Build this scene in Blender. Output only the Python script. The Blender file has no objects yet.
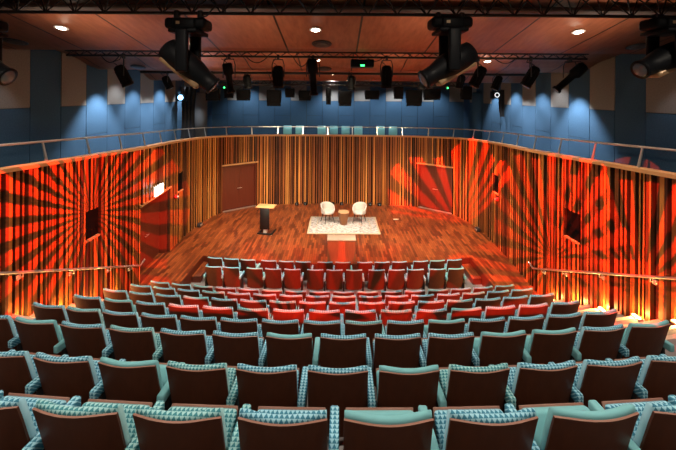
import bpy, bmesh, math, random
from mathutils import Vector, Matrix
random.seed(7)
PI = math.pi
SC = bpy.context.scene
C = SC.collection
F = 360.0            # focal length in pixels of the 676 px wide picture
ZE = 5.77            # eye height above the floor of the pit
ROLL = 0.0075

# ------------------------------------------------------------------ materials
def new_mat(name):
    m = bpy.data.materials.new(name); m.use_nodes = True
    nt = m.node_tree
    return m, nt, nt.nodes['Principled BSDF']
def N(nt, t, **kw):
    n = nt.nodes.new(t)
    for k, v in kw.items(): setattr(n, k, v)
    return n
def L(nt, a, b): nt.links.new(a, b)
def plain(name, col, rough=.5, metal=0.0, spec=.5, emit=None, es=0.0):
    m, nt, b = new_mat(name)
    b.inputs['Base Color'].default_value = (*col, 1)
    b.inputs['Roughness'].default_value = rough
    b.inputs['Metallic'].default_value = metal
    b.inputs['Specular IOR Level'].default_value = spec
    if emit:
        b.inputs['Emission Color'].default_value = (*emit, 1)
        b.inputs['Emission Strength'].default_value = es
    return m
def ramp(nt, stops, interp='LINEAR'):
    r = N(nt, 'ShaderNodeValToRGB'); cr = r.color_ramp; cr.interpolation = interp
    while len(cr.elements) > 1: cr.elements.remove(cr.elements[-1])
    for i, (p, c) in enumerate(stops):
        e = cr.elements[0] if i == 0 else cr.elements.new(p)
        e.position = p; e.color = (*c, 1)
    return r
def math_n(nt, op, a=None, b=None):
    n = N(nt, 'ShaderNodeMath', operation=op)
    for i, v in enumerate((a, b)):
        if v is None: continue
        if isinstance(v, (int, float)): n.inputs[i].default_value = v
        else: L(nt, v, n.inputs[i])
    return n.outputs[0]

def wood(name, cols, scale=(6, 6, .6), rough=.4, island=False, noise=.35, spec=.4):
    """streaky timber; with island=True every batten takes a tone of its own"""
    m, nt, b = new_mat(name)
    tc = N(nt, 'ShaderNodeTexCoord'); mp = N(nt, 'ShaderNodeMapping')
    mp.inputs['Scale'].default_value = scale
    L(nt, tc.outputs['Object'], mp.inputs[0])
    nz = N(nt, 'ShaderNodeTexNoise'); nz.inputs['Scale'].default_value = 3.0
    nz.inputs['Detail'].default_value = 5
    L(nt, mp.outputs[0], nz.inputs['Vector'])
    r = ramp(nt, [(i / (len(cols) - 1), c) for i, c in enumerate(cols)])
    if island:
        g = N(nt, 'ShaderNodeNewGeometry')
        v = math_n(nt, 'SUBTRACT', nz.outputs['Fac'], .5)
        v = math_n(nt, 'MULTIPLY', v, noise * 2)
        v = math_n(nt, 'ADD', v, g.outputs['Random Per Island'])
        L(nt, v, r.inputs[0])
    else:
        L(nt, nz.outputs['Fac'], r.inputs[0])
    L(nt, r.outputs[0], b.inputs['Base Color'])
    b.inputs['Roughness'].default_value = rough
    b.inputs['Specular IOR Level'].default_value = spec
    return m

M = {}
M['slat'] = wood('slat_timber', [(.035, .010, .005), (.15, .042, .010), (.28, .085, .017), (.42, .145, .026), (.55, .24, .060)], (9, 9, .5), .42, True, .3)
M['slat_back'] = plain('slat_backing', (.010, .005, .003), .9, spec=.1)
M['slat_edge'] = plain('dark_batten_side', (.040, .016, .007), .7, spec=.15)
M['cap'] = wood('oak_cap', [(.42, .19, .07), (.60, .31, .13)], (2, 2, 2), .4)
M['door'] = wood('dark_red_door', [(.070, .012, .005), (.12, .021, .009)], (6, 6, .5), .4)
M['shell'] = wood('seat_back_veneer', [(.062, .0165, .006), (.105, .028, .010)], (9, 9, 1.2), .5, spec=.25)
M['ply_edge'] = plain('plywood_edge', (.25, .12, .085), .5)
M['black'] = plain('black_metal', (.005, .005, .006), .45)
M['blackplastic'] = plain('black_plastic', (.004, .0045, .0055), .5, spec=.10)
M['darkgrey'] = plain('dark_grey_metal', (.03, .03, .033), .4, .3)
M['steel'] = plain('brushed_steel', (.62, .60, .56), .3, .85)
M['chrome'] = plain('chrome', (.8, .8, .8), .15, 1)
M['white'] = plain('white_paint', (.8, .8, .78), .5)
M['cream'] = plain('cream_laminate', (.80, .62, .45), .5)
M['boucle'] = plain('cream_fabric', (.47, .44, .41), .9)
M['red'] = plain('red_plastic', (.6, .02, .02), .4)
M['carpet'] = plain('grey_carpet', (.16, .15, .15), .95)
M['step_edge'] = plain('pale_step_edge', (.55, .42, .30), .7)
M['matte'] = plain('matte_black', (.004, .004, .005), .7, spec=.06)
M['traygrey'] = plain('brown_grey_tray', (.05, .036, .03), .7)
M['velvet'] = plain('black_drape', (.008, .008, .010), .9)
M['greycloth'] = plain('grey_cloth', (.10, .105, .115), .9)
M['tanpanel'] = plain('tan_reflection_and_display', (.30, .19, .10), .35, .3)  # tan stands for reflected light under the moving heads; also their displays
M['balcfloor'] = plain('balcony_carpet', (.05, .05, .06), .95)
M['glow'] = plain('lamp_glow', (1, 1, 1), .5, emit=(1, .86, .66), es=30)
M['glowsoft'] = plain('lamp_diffuser', (1, 1, 1), .5, emit=(.9, .95, 1), es=.9)
M['signglow'] = plain('sign_glow', (1, 1, 1), .5, emit=(.92, .97, 1), es=9)
M['stepglow'] = plain('step_lamp_glow', (1, .8, .4), .5, emit=(1, .62, .18), es=28)
M['green'] = plain('green_led', (0, 1, .2), .5, emit=(.05, 1, .2), es=4)
M['blueglow'] = plain('blue_lens_glow', (.6, .8, 1), .4, emit=(.25, .6, 1), es=5)
M['lens'] = plain('lens_glass', (.10, .11, .12), .08, 0, .8)
M['walnut'] = wood('walnut', [(.13, .05, .02), (.24, .10, .04)], (4, 4, 1), .4)
M['blockwood'] = wood('brown_block_veneer', [(.20, .085, .035), (.32, .14, .06)], (4, 4, 1), .5)
M['tabletop'] = plain('tan_table_top', (.50, .30, .16), .4)
M['maple'] = plain('maple_top', (.58, .32, .13), .4)

def mat_ceiling():
    m, nt, b = new_mat('ceiling_veneer')
    tc = N(nt, 'ShaderNodeTexCoord'); mp = N(nt, 'ShaderNodeMapping')
    mp.inputs['Scale'].default_value = (7, .25, 7)
    L(nt, tc.outputs['Object'], mp.inputs[0])
    nz = N(nt, 'ShaderNodeTexNoise'); nz.inputs['Scale'].default_value = 2.0; nz.inputs['Detail'].default_value = 4
    L(nt, mp.outputs[0], nz.inputs['Vector'])
    r = ramp(nt, [(.25, (.235, .075, .034)), (.75, (.37, .130, .062))])
    L(nt, nz.outputs['Fac'], r.inputs[0])
    # open joints between the boards, one every 2.4 m
    sx = N(nt, 'ShaderNodeSeparateXYZ'); L(nt, tc.outputs['Object'], sx.inputs[0])
    v = math_n(nt, 'ADD', sx.outputs[0], 15.7 - .4)
    v = math_n(nt, 'MODULO', v, 1.57)
    v = math_n(nt, 'LESS_THAN', v, .038)
    mx = N(nt, 'ShaderNodeMixRGB'); L(nt, v, mx.inputs[0]); L(nt, r.outputs[0], mx.inputs[1])
    mx.inputs[2].default_value = (.012, .006, .004, 1)
    L(nt, mx.outputs[0], b.inputs['Base Color'])
    b.inputs['Roughness'].default_value = .5
    b.inputs['Specular IOR Level'].default_value = .3
    return m
M['ceiling'] = mat_ceiling()

def mat_parquet():
    m, nt, b = new_mat('stage_parquet')
    tc = N(nt, 'ShaderNodeTexCoord'); mp = N(nt, 'ShaderNodeMapping')
    mp.inputs['Rotation'].default_value = (0, 0, PI / 2)
    L(nt, tc.outputs['Object'], mp.inputs[0])
    br = N(nt, 'ShaderNodeTexBrick')
    br.inputs['Scale'].default_value = 1.0
    br.inputs['Brick Width'].default_value = .46
    br.inputs['Row Height'].default_value = .075
    br.inputs['Mortar Size'].default_value = .004
    br.inputs['Mortar Smooth'].default_value = .3
    br.inputs['Bias'].default_value = -.05
    br.inputs['Color1'].default_value = (.115, .024, .008, 1)
    br.inputs['Color2'].default_value = (.37, .092, .024, 1)
    br.inputs['Mortar'].default_value = (.05, .012, .005, 1)
    br.offset_frequency = 2; br.offset = .43
    L(nt, mp.outputs[0], br.inputs['Vector'])
    nz = N(nt, 'ShaderNodeTexNoise'); nz.inputs['Scale'].default_value = 1.1; nz.inputs['Detail'].default_value = 3
    L(nt, tc.outputs['Object'], nz.inputs['Vector'])
    r = ramp(nt, [(.3, (.72, .68, .66)), (.7, (1, 1, 1))])
    L(nt, nz.outputs['Fac'], r.inputs[0])
    mx = N(nt, 'ShaderNodeMixRGB', blend_type='MULTIPLY'); mx.inputs[0].default_value = 1
    L(nt, br.outputs[0], mx.inputs[1]); L(nt, r.outputs[0], mx.inputs[2])
    L(nt, mx.outputs[0], b.inputs['Base Color'])
    b.inputs['Roughness'].default_value = .42
    b.inputs['Specular IOR Level'].default_value = .35
    return m
M['parquet'] = mat_parquet()

def mat_fabric(name, light, dark):
    """woven triangles, about 3 cm, over a teal ground"""
    m, nt, b = new_mat(name)
    tc = N(nt, 'ShaderNodeTexCoord')
    sx = N(nt, 'ShaderNodeSeparateXYZ'); L(nt, tc.outputs['Object'], sx.inputs[0])
    q = .026
    u = math_n(nt, 'DIVIDE', sx.outputs[0], q)
    v = math_n(nt, 'ADD', sx.outputs[2], sx.outputs[1])
    v = math_n(nt, 'DIVIDE', v, q * 1.1)
    fu = math_n(nt, 'FRACT', math_n(nt, 'ADD', u, 50)); fv = math_n(nt, 'FRACT', math_n(nt, 'ADD', v, 50))
    du = math_n(nt, 'MULTIPLY', math_n(nt, 'ABSOLUTE', math_n(nt, 'SUBTRACT', fu, .5)), 2)
    t = math_n(nt, 'LESS_THAN', du, fv)
    mx = N(nt, 'ShaderNodeMixRGB'); L(nt, t, mx.inputs[0])
    mx.inputs[1].default_value = (*dark, 1); mx.inputs[2].default_value = (*light, 1)
    L(nt, mx.outputs[0], b.inputs['Base Color'])
    b.inputs['Roughness'].default_value = .85
    b.inputs['Specular IOR Level'].default_value = .2
    return m
M['fab_pat'] = mat_fabric('teal_triangle_weave', (.33, .62, .74), (.040, .20, .31))
M['fab_grn'] = mat_fabric('green_triangle_weave', (.34, .62, .64), (.045, .23, .28))
M['fab_plain'] = plain('plain_teal_weave', (.19, .47, .51), .85, spec=.2)

def mat_felt(name, c0, c1):
    m, nt, b = new_mat(name)
    tc = N(nt, 'ShaderNodeTexCoord')
    nz = N(nt, 'ShaderNodeTexNoise'); nz.inputs['Scale'].default_value = 30; nz.inputs['Detail'].default_value = 3
    L(nt, tc.outputs['Object'], nz.inputs['Vector'])
    r = ramp(nt, [(.3, c0), (.7, c1)]); L(nt, nz.outputs['Fac'], r.inputs[0])
    L(nt, r.outputs[0], b.inputs['Base Color'])
    b.inputs['Roughness'].default_value = .95; b.inputs['Specular IOR Level'].default_value = .1
    return m
M['bluefelt'] = mat_felt('blue_felt_panel', (.032, .072, .125), (.044, .092, .155))
M['greyfelt'] = mat_felt('grey_felt_panel', (.155, .145, .135), (.20, .188, .175))

def mat_rug():
    m, nt, b = new_mat('faded_floral_rug')
    tc = N(nt, 'ShaderNodeTexCoord')
    vo = N(nt, 'ShaderNodeTexVoronoi'); vo.inputs['Scale'].default_value = 6.5
    L(nt, tc.outputs['Object'], vo.inputs['Vector'])
    nz = N(nt, 'ShaderNodeTexNoise'); nz.inputs['Scale'].default_value = 8; nz.inputs['Detail'].default_value = 5
    L(nt, tc.outputs['Object'], nz.inputs['Vector'])
    r1 = ramp(nt, [(.0, (.07, .07, .08)), (.16, (.16, .15, .15)), (.26, (.34, .33, .32)), (.6, (.43, .43, .43)), (.8, (.44, .28, .23))])
    L(nt, vo.outputs['Distance'], r1.inputs[0])
    r2 = ramp(nt, [(.40, (.43, .43, .43)), (.50, (.50, .46, .42)), (.55, (.05, .05, .06)), (.62, (.42, .42, .42)), (.68, (.36, .16, .12))])
    L(nt, nz.outputs['Fac'], r2.inputs[0])
    mx = N(nt, 'ShaderNodeMixRGB'); mx.inputs[0].default_value = .55
    L(nt, r1.outputs[0], mx.inputs[1]); L(nt, r2.outputs[0], mx.inputs[2])
    # border bands measured from the rug's own centre
    sx = N(nt, 'ShaderNodeSeparateXYZ'); L(nt, tc.outputs['Object'], sx.inputs[0])
    ax = math_n(nt, 'SUBTRACT', 1.42, math_n(nt, 'ABSOLUTE', sx.outputs[0]))
    ay = math_n(nt, 'SUBTRACT', .975, math_n(nt, 'ABSOLUTE', sx.outputs[1]))
    e = math_n(nt, 'MINIMUM', ax, ay)
    rb = ramp(nt, [(0, (1, 1, 1)), (.055, (1, 1, 1)), (.06, (0, 0, 0)), (.30, (0, 0, 0)), (.305, (.7, .7, .7)), (.335, (.7, .7, .7)), (.34, (0, 0, 0))], 'CONSTANT')
    L(nt, e, rb.inputs[0])
    m2 = N(nt, 'ShaderNodeMixRGB'); L(nt, rb.outputs[0], m2.inputs[0]); L(nt, mx.outputs[0], m2.inputs[1])
    m2.inputs[2].default_value = (.45, .36, .25, 1)
    L(nt, m2.outputs[0], b.inputs['Base Color'])
    b.inputs['Roughness'].default_value = .95; b.inputs['Specular IOR Level'].default_value = .1
    return m
M['rug'] = mat_rug()

# ------------------------------------------------------------------ mesh helpers
class MB:
    """collects shapes into one mesh"""
    def __init__(s): s.v = []; s.f = []; s.mi = []; s.sm = []
    def add(s, vs, fs, mi=0, smooth=False):
        o = len(s.v); s.v += [tuple(p) for p in vs]
        for f in fs: s.f.append([o + i for i in f]); s.mi.append(mi); s.sm.append(smooth)
    def box(s, x0, x1, y0, y1, z0, z1, mi=0, mat=None):
        vs = [Vector((x, y, z)) for x in (x0, x1) for y in (y0, y1) for z in (z0, z1)]
        if mat is not None: vs = [mat @ p for p in vs]
        s.add(vs, [(0, 1, 3, 2), (4, 6, 7, 5), (0, 4, 5, 1), (2, 3, 7, 6), (0, 2, 6, 4), (1, 5, 7, 3)], mi)
    def rbox(s, x0, x1, y0, y1, z0, z1, r=.01, seg=2, mi=0, mat=None):
        bm = bmesh.new(); bmesh.ops.create_cube(bm, size=1)
        for v in bm.verts:
            v.co = Vector(((x0 + x1) / 2 + v.co.x * (x1 - x0), (y0 + y1) / 2 + v.co.y * (y1 - y0), (z0 + z1) / 2 + v.co.z * (z1 - z0)))
        bmesh.ops.bevel(bm, geom=list(bm.edges), offset=r, segments=seg, profile=.5, affect='EDGES')
        bm.verts.index_update()
        vs = [v.co.copy() for v in bm.verts]
        if mat is not None: vs = [mat @ p for p in vs]
        s.add(vs, [[v.index for v in f.verts] for f in bm.faces], mi, True); bm.free()
    def tube(s, pts, r, n=8, mi=0, caps=True, smooth=True):
        pts = [Vector(p) for p in pts]; rs = r if isinstance(r, (list, tuple)) else [r] * len(pts)
        rings = []; up = None
        for i, p in enumerate(pts):
            a = pts[max(i - 1, 0)]; b = pts[min(i + 1, len(pts) - 1)]
            t = (b - a).normalized()
            if up is None:
                up = Vector((0, 0, 1)) if abs(t.z) < .9 else Vector((0, 1, 0))
            u = t.cross(up).normalized(); w = u.cross(t).normalized(); up = w
            rings.append([p + (u * math.cos(k * 2 * PI / n) + w * math.sin(k * 2 * PI / n)) * rs[i] for k in range(n)])
        vs = [q for rg in rings for q in rg]; fs = []
        for i in range(len(pts) - 1):
            for k in range(n):
                fs.append((i * n + k, i * n + (k + 1) % n, (i + 1) * n + (k + 1) % n, (i + 1) * n + k))
        s.add(vs, fs, mi, smooth)
        if caps:
            o = len(pts) * n - n
            s.add(rings[0], [list(range(n))[::-1]], mi); s.add(rings[-1], [list(range(n))], mi)
    def lathe(s, prof, n=16, mat=None, mi=0, smooth=True):
        """prof: (radius, height) from bottom to top, about z"""
        vs = [Vector((r * math.cos(k * 2 * PI / n), r * math.sin(k * 2 * PI / n), z)) for r, z in prof for k in range(n)]
        if mat is not None: vs = [mat @ p for p in vs]
        fs = []
        for i in range(len(prof) - 1):
            for k in range(n):
                fs.append((i * n + k, i * n + (k + 1) % n, (i + 1) * n + (k + 1) % n, (i + 1) * n + k))
        fs.append(list(range(n))[::-1]); fs.append([len(prof) * n - n + k for k in range(n)])
        s.add(vs, fs, mi, smooth)
    def prism(s, poly, z0, z1, mi=0, mi_top=None):
        """poly of (x, y), may be concave"""
        bm = bmesh.new()
        vs = [bm.verts.new((x, y, 0)) for x, y in poly]
        f = bm.faces.new(vs)
        if f.normal.z < 0: f.normal_flip()
        r = bmesh.ops.triangulate(bm, faces=[f])
        bm.verts.index_update(); n = len(poly)
        tris = [[v.index for v in t.verts] for t in bm.faces]
        bm.normal_update()
        tr = []
        for t in bm.faces:
            ids = [v.index for v in t.verts]; tr.append(ids if t.normal.z > 0 else ids[::-1])
        bm.free()
        zt = z1 if isinstance(z1, list) else [z1] * n
        s.add([(x, y, zt[i]) for i, (x, y) in enumerate(poly)], tr, mi if mi_top is None else mi_top)
        s.add([(x, y, z0) for x, y in poly], [t[::-1] for t in tr], mi)
        vs = [(x, y, z0) for x, y in poly] + [(x, y, zt[i]) for i, (x, y) in enumerate(poly)]
        s.add(vs, [(i, (i + 1) % n, n + (i + 1) % n, n + i) for i in range(n)], mi)
    def build(s, name, mats, parent=None, loc=None, fix=True):
        me = bpy.data.meshes.new(name); me.from_pydata(s.v, [], s.f); me.update()
        mats = mats if isinstance(mats, (list, tuple)) else [mats]
        for m in mats: me.materials.append(m)
        for p, i, k in zip(me.polygons, s.mi, s.sm): p.material_index = i; p.use_smooth = k
        if fix:
            bm = bmesh.new(); bm.from_mesh(me); bmesh.ops.recalc_face_normals(bm, faces=bm.faces); bm.to_mesh(me); bm.free()
        o = bpy.data.objects.new(name, me); C.objects.link(o)
        if loc is not None: o.location = loc
        if parent is not None: o.parent = parent
        return o

def tag(o, label, cat, group=None):
    o['label'] = label; o['category'] = cat
    if group: o['group'] = group
    return o
def struct(o): o['kind'] = 'structure'; return o
def thing(name, label, cat, loc=(0, 0, 0), rz=0.0, group=None):
    o = bpy.data.objects.new(name, None); C.objects.link(o)
    o.empty_display_size = .1; o.location = loc; o.rotation_euler = (0, 0, rz)
    return tag(o, label, cat, group)
def basis(axis, origin=(0, 0, 0)):
    """matrix whose local z runs along axis"""
    z = Vector(axis).normalized()
    x = Vector((0, 0, 1)).cross(z)
    if x.length < 1e-4: x = Vector((1, 0, 0))
    x.normalize(); y = z.cross(x)
    m = Matrix((x, y, z)).transposed().to_4x4(); m.translation = Vector(origin)
    return m
def ordinal(i):
    return ['first', 'second', 'third', 'fourth', 'fifth', 'sixth', 'seventh', 'eighth', 'ninth', 'tenth', 'eleventh', 'twelfth', 'thirteenth', 'fourteenth', 'fifteenth', 'sixteenth', 'seventeenth'][i]

# ------------------------------------------------------------------ plan of the timber wall
HALF = [(5.55, -2.6), (5.55, 2), (5.55, 5), (5.55, 8), (5.58, 10.3), (5.72, 12.0), (5.80, 13.8), (5.64, 15.3), (5.16, 16.42), (3.90, 17.35), (2.0, 17.72)]
CTRL = [(-x, y) for x, y in HALF] + [(0, 17.8)] + HALF[::-1]
def catmull(P, n=14):
    out = []
    for i in range(len(P) - 1):
        p0 = Vector(P[max(i - 1, 0)]); p1 = Vector(P[i]); p2 = Vector(P[i + 1]); p3 = Vector(P[min(i + 2, len(P) - 1)])
        for k in range(n):
            t = k / n
            out.append(.5 * ((2 * p1) + (p2 - p0) * t + (2 * p0 - 5 * p1 + 4 * p2 - p3) * t * t + (3 * p1 - p0 - 3 * p2 + p3) * t ** 3))
    out.append(Vector(P[-1])); return out
CUR = catmull(CTRL)
CUM = [0.0]
for i in range(1, len(CUR)): CUM.append(CUM[-1] + (CUR[i] - CUR[i - 1]).length)
SL = CUM[-1]
def at(s):
    """point, tangent and inward normal of the wall line at arc length s"""
    s = min(max(s, 0.0), SL - 1e-6)
    lo = 0; hi = len(CUM) - 1
    while hi - lo > 1:
        mid = (lo + hi) // 2
        if CUM[mid] <= s: lo = mid
        else: hi = mid
    t = (s - CUM[lo]) / (CUM[hi] - CUM[lo])
    p = CUR[lo].lerp(CUR[hi], t); d = (CUR[hi] - CUR[lo]).normalized()
    return p, d, Vector((d.y, -d.x))
def s_of(y, side):
    """arc length where the wall reaches depth y on a side (-1 left, 1 right)"""
    n = len(CUR); rng = range(1, n) if side < 0 else range(n - 2, -1, -1)
    for i in rng:
        q = i - 1 if side < 0 else i + 1
        if CUR[i].y >= y:
            t = (y - CUR[q].y) / (CUR[i].y - CUR[q].y); return CUM[q] + (CUM[i] - CUM[q]) * t
    return SL / 2
def s_x(x):
    return min(range(len(CUR)), key=lambda i: abs(CUR[i].x - x) + (0 if CUR[i].y > 15.9 else 99))
def cap_z(y): return 4.834 - .06 * y

S_BL0, S_BL1 = s_of(10.1, -1), s_of(12.2, -1)          # wide side entrance
i0, i1 = s_x(-5.20), s_x(-3.88)
S_RL0, S_RL1 = CUM[i0], CUM[i1]                           # doors at the back of the stage
j0, j1 = s_x(3.88), s_x(5.20)
S_RR0, S_RR1 = CUM[j0], CUM[j1]
OPEN = [(S_BL0, S_BL1, -1, 2.58), (S_RL0, S_RL1, -1, 2.50), (S_RR0, S_RR1, -1, 2.50)]
# recessed black panels: centre depth, width, z0, z1, side
PANELS = [(8.10, .46, 2.51, 3.15, -1), (13.15, .46, 2.22, 2.90, -1), (8.45, .46, 2.42, 3.10, 1), (13.0, .46, 2.26, 2.92, 1)]
PS = []
for yc, w, a, b, sd in PANELS:
    sc = s_of(yc, sd); PS.append((sc - w / 2, sc + w / 2, a, b)); OPEN.append((sc - w / 2, sc + w / 2, a, b))

def slat_wall(name, sa, sb):
    mb = MB(); s = sa
    def quadbox(u0, u1, dep, z0, z1):
        p0, t0, n0 = at(u0); p1, t1, n1 = at(u1)
        c = [p0, p1, p1 + n1 * dep, p0 + n0 * dep]
        zt = [z1(q.y) if callable(z1) else z1 for q in c]
        vs = [(q.x, q.y, z0) for q in c] + [(q.x, q.y, z) for q, z in zip(c, zt)]
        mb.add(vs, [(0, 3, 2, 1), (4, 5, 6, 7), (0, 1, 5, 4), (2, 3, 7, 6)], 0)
        mb.f += [[len(mb.v) - 8 + q for q in f] for f in ((1, 2, 6, 5), (3, 0, 4, 7))]; mb.mi += [2, 2]; mb.sm += [False, False]   # side faces darker than the batten fronts
    while s < sb:
        w = random.choice((.035, .05, .06, .075, .09)); g = random.choice((.02, .03, .04, .05, .06))
        e = min(s + w, sb); dep = random.choice((.035, .05, .065, .085))
        hit = [o for o in OPEN if o[0] < e - .004 and o[1] > s + .004]
        for o in hit:                                            # end the batten cleanly at a jamb
            if s < o[0] < e and o[0] - s > .02: e = o[0]; hit = []
        if not hit: quadbox(s, e, dep, 0.0, lambda y: cap_z(y) - .02)
        else:
            o = hit[0]
            if o[2] > 0: quadbox(s, e, dep, 0.0, o[2])
            quadbox(s, e, dep, o[3], lambda y: cap_z(y) - .02)
        s = e + g
    # backing boards behind the battens
    br = sorted(set([sa, sb] + [v for o in OPEN for v in o[:2] if sa < v < sb] + [sa + k * .3 for k in range(int((sb - sa) / .3) + 1)]))
    for a, b in zip(br[:-1], br[1:]):
        if b - a < 1e-4: continue
        mid = (a + b) / 2; o = [q for q in OPEN if q[0] < mid < q[1]]
        spans = [(0.0, None)] if not o else ([(o[0][3], None)] + ([(0.0, o[0][2])] if o[0][2] > 0 else []))
        for z0, z1 in spans:
            p0, _, n0 = at(a); p1, _, n1 = at(b)
            c = [p0 - n0 * .10, p1 - n1 * .10, p1 + n1 * .004, p0 + n0 * .004]
            zt = [(cap_z(q.y) - .02) if z1 is None else z1 for q in c]
            vs = [(q.x, q.y, z0) for q in c] + [(q.x, q.y, z) for q, z in zip(c, zt)]
            mb.add(vs, [(0, 3, 2, 1), (4, 5, 6, 7), (0, 1, 5, 4), (1, 2, 6, 5), (2, 3, 7, 6), (3, 0, 4, 7)], 1)
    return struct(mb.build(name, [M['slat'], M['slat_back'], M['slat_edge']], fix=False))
SA, SB = s_of(15.2, -1), s_of(15.2, 1)
slat_wall('wall_left', 0.02, SA); slat_wall('wall_back', SA, SB); slat_wall('wall_right', SB, SL - .02)

def sweep(name, sa, sb, prof, zf, mat, parent=None, step=.15):
    """sweep a closed profile of (inward, up) along the wall line"""
    n = max(2, int((sb - sa) / step)); mb = MB(); k = len(prof); vs = []
    for i in range(n + 1):
        p, t, nn = at(sa + (sb - sa) * i / n)
        for a, h in prof: q = p + nn * a; vs.append((q.x, q.y, zf(p.y) + h))
    fs = [(i * k + j, i * k + (j + 1) % k, (i + 1) * k + (j + 1) % k, (i + 1) * k + j) for i in range(n) for j in range(k)]
    fs += [list(range(k)), [n * k + j for j in range(k)][::-1]]
    mb.add(vs, fs); return mb.build(name, mat, parent)
struct(sweep('trim_1', 0.02, SL - .02, [(.115, -.03), (.115, .035), (-.14, .035), (-.14, -.03)], cap_z, M['cap']))

# ---- doors
def flat_door(idx, sa, sb, ztop, depth, split=True, light_head=True):
    p0, _, _ = at(sa); p1, _, _ = at(sb)
    t = (p1 - p0).normalized(); n = Vector((t.y, -t.x)); w = (p1 - p0).length
    # local frame: x along the wall, y into the room
    mt = Matrix(((t.x, n.x, 0, p0.x), (t.y, n.y, 0, p0.y), (0, 0, 1, .40), (0, 0, 0, 1)))
    h = ztop - .40
    a = MB()
    lw = w / 2 if split else w
    a.box(.06, w / 2 - .003, -depth - .05, -depth, 0.012, h - .10, 0, mt); a.box(w / 2 + .003, w - .06, -depth - .05, -depth, .012, h - .10, 0, mt)
    d = struct(a.build('door_%d' % idx, M['door']))
    fr = MB()
    fr.box(-.03, .06, -depth - .06, -.01, -.0, h, 0, mt); fr.box(w - .06, w + .03, -depth - .06, -.01, -.0, h, 0, mt)
    fr.box(.06, w - .06, -depth - .06, -.01, h - .10, h, 0, mt)
    fr.build('door_frame', M['door'], d)
    hd = MB(); hd.box(-.05, w + .05, -.03, .10, h, h + .05, 0, mt); hd.build('door_head', M['cap'], d)
    th = MB(); th.box(.02, w - .02, -.05, .03, 0.001, .035, 0, mt); th.build('threshold', M['steel'] if light_head else M['door'], d)
    hn = MB()
    for q in (-.07, .07):
        hn.tube([mt @ Vector((w / 2 + q, -depth + .004, .98)), mt @ Vector((w / 2 + q, -depth + .05, .98))], .012, 8)
    hn.tube([mt @ Vector((w / 2 - .12, -depth + .05, .98)), mt @ Vector((w / 2 + .12, -depth + .05, .98))], .014, 8)
    hn.build('door_handle', M['steel'], d)
    return d
flat_door(1, S_BL0, S_BL1, 2.58, .26, light_head=False)
flat_door(2, S_RL0, S_RL1, 2.50, .10); flat_door(3, S_RR0, S_RR1, 2.50, .10)

# ---- recessed black panels with pale sills
PL = ['black recessed panel in the left timber wall, near the centre of the red starburst',
      'small black recessed panel in the left timber wall beyond the lit sign',
      'black recessed panel in the right timber wall above the handrail',
      'small black recessed panel in the right timber wall near the stage']
for (sa, sb, a, b), lab in zip(PS, PL):
    p, t, n = at((sa + sb) / 2)
    mt = Matrix(((t.x, n.x, 0, p.x), (t.y, n.y, 0, p.y), (0, 0, 1, a), (0, 0, 0, 1)))
    w = (sb - sa) / 2; h = b - a
    r = thing('wall_panel', lab, 'wall panel', (p.x, p.y, a)); r.rotation_euler = (0, 0, math.atan2(t.y, t.x))
    mi = r.matrix_basis.inverted() @ mt
    q = MB(); q.box(-w + .01, w - .01, -.09, .02, .02, h - .02, 0, mi); q.build('panel', M['matte'], r)
    q = MB(); q.box(-w, w, -.09, .08, -.02, .015, 0, mi); q.build('sill', M['cap'], r)

# ------------------------------------------------------------------ floors
ROWS = {  # row: (first X, last X, number of chairs, depth at the axis, drop of the chair tops below the eye)
    1: (-1.87, 1.87, 8, 1.775, 1.597), 2: (-2.65, 2.68, 11, 2.640, 2.018), 3: (-3.66, 3.27, 14, 3.475, 2.333), 4: (-3.76, 3.41, 15, 4.340, 2.742),
    5: (-3.86, 3.51, 15, 5.195, 3.122), 6: (-3.965, 3.655, 16, 6.05, 3.494), 7: (-3.985, 3.755, 16, 6.92, 3.874), 8: (-4.02, 3.81, 16, 7.775, 4.255)}
CRV = .021; BT = .86
def row_y(k, X):
    return ROWS[k][3] + CRV * X * X
ZK = {k: ZE - ROWS[k][4] - BT for k in ROWS}
fl = MB()
fl.box(-5.5, 5.5, 8.0, 12.6, -.12, 0.0)
struct(fl.build('floor', M['carpet']))
XS = [-5.56 + 11.12 * i / 24 for i in range(25)]
def tier(name, ya, yb, z, edge=True):
    mb = MB(); pts = [(x, ya(x)) for x in XS] + [(x, yb(x)) for x in XS[::-1]]
    mb.prism(pts, 0.0, z)
    struct(mb.build(name, M['carpet']))
for k in ROWS:
    y0 = lambda x, k=k: row_y(k, x) - .12
    y1 = (lambda x, k=k: row_y(k + 1, x) - .12) if k < 8 else (lambda x: 8.72 + CRV * x * x * .6)
    tier('floor_tier', y0, y1, ZK[k])
tier('floor_tier', lambda x: .84 + CRV * x * x, lambda x: row_y(1, x) - .12, ZK[1] + .40)
tier('floor_tier', lambda x: -2.5, lambda x: .84 + CRV * x * x, ZK[1] + .80)
mb = MB(); XT = [-4.4 + 8.8 * i / 16 for i in range(17)]
mb.prism([(x, 8.72 + CRV * x * x * .6) for x in XT] + [(x, 10.44 + .013 * x * x) for x in XT[::-1]], 0.0, .12)
struct(mb.build('floor_tier', M['carpet']))
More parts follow.
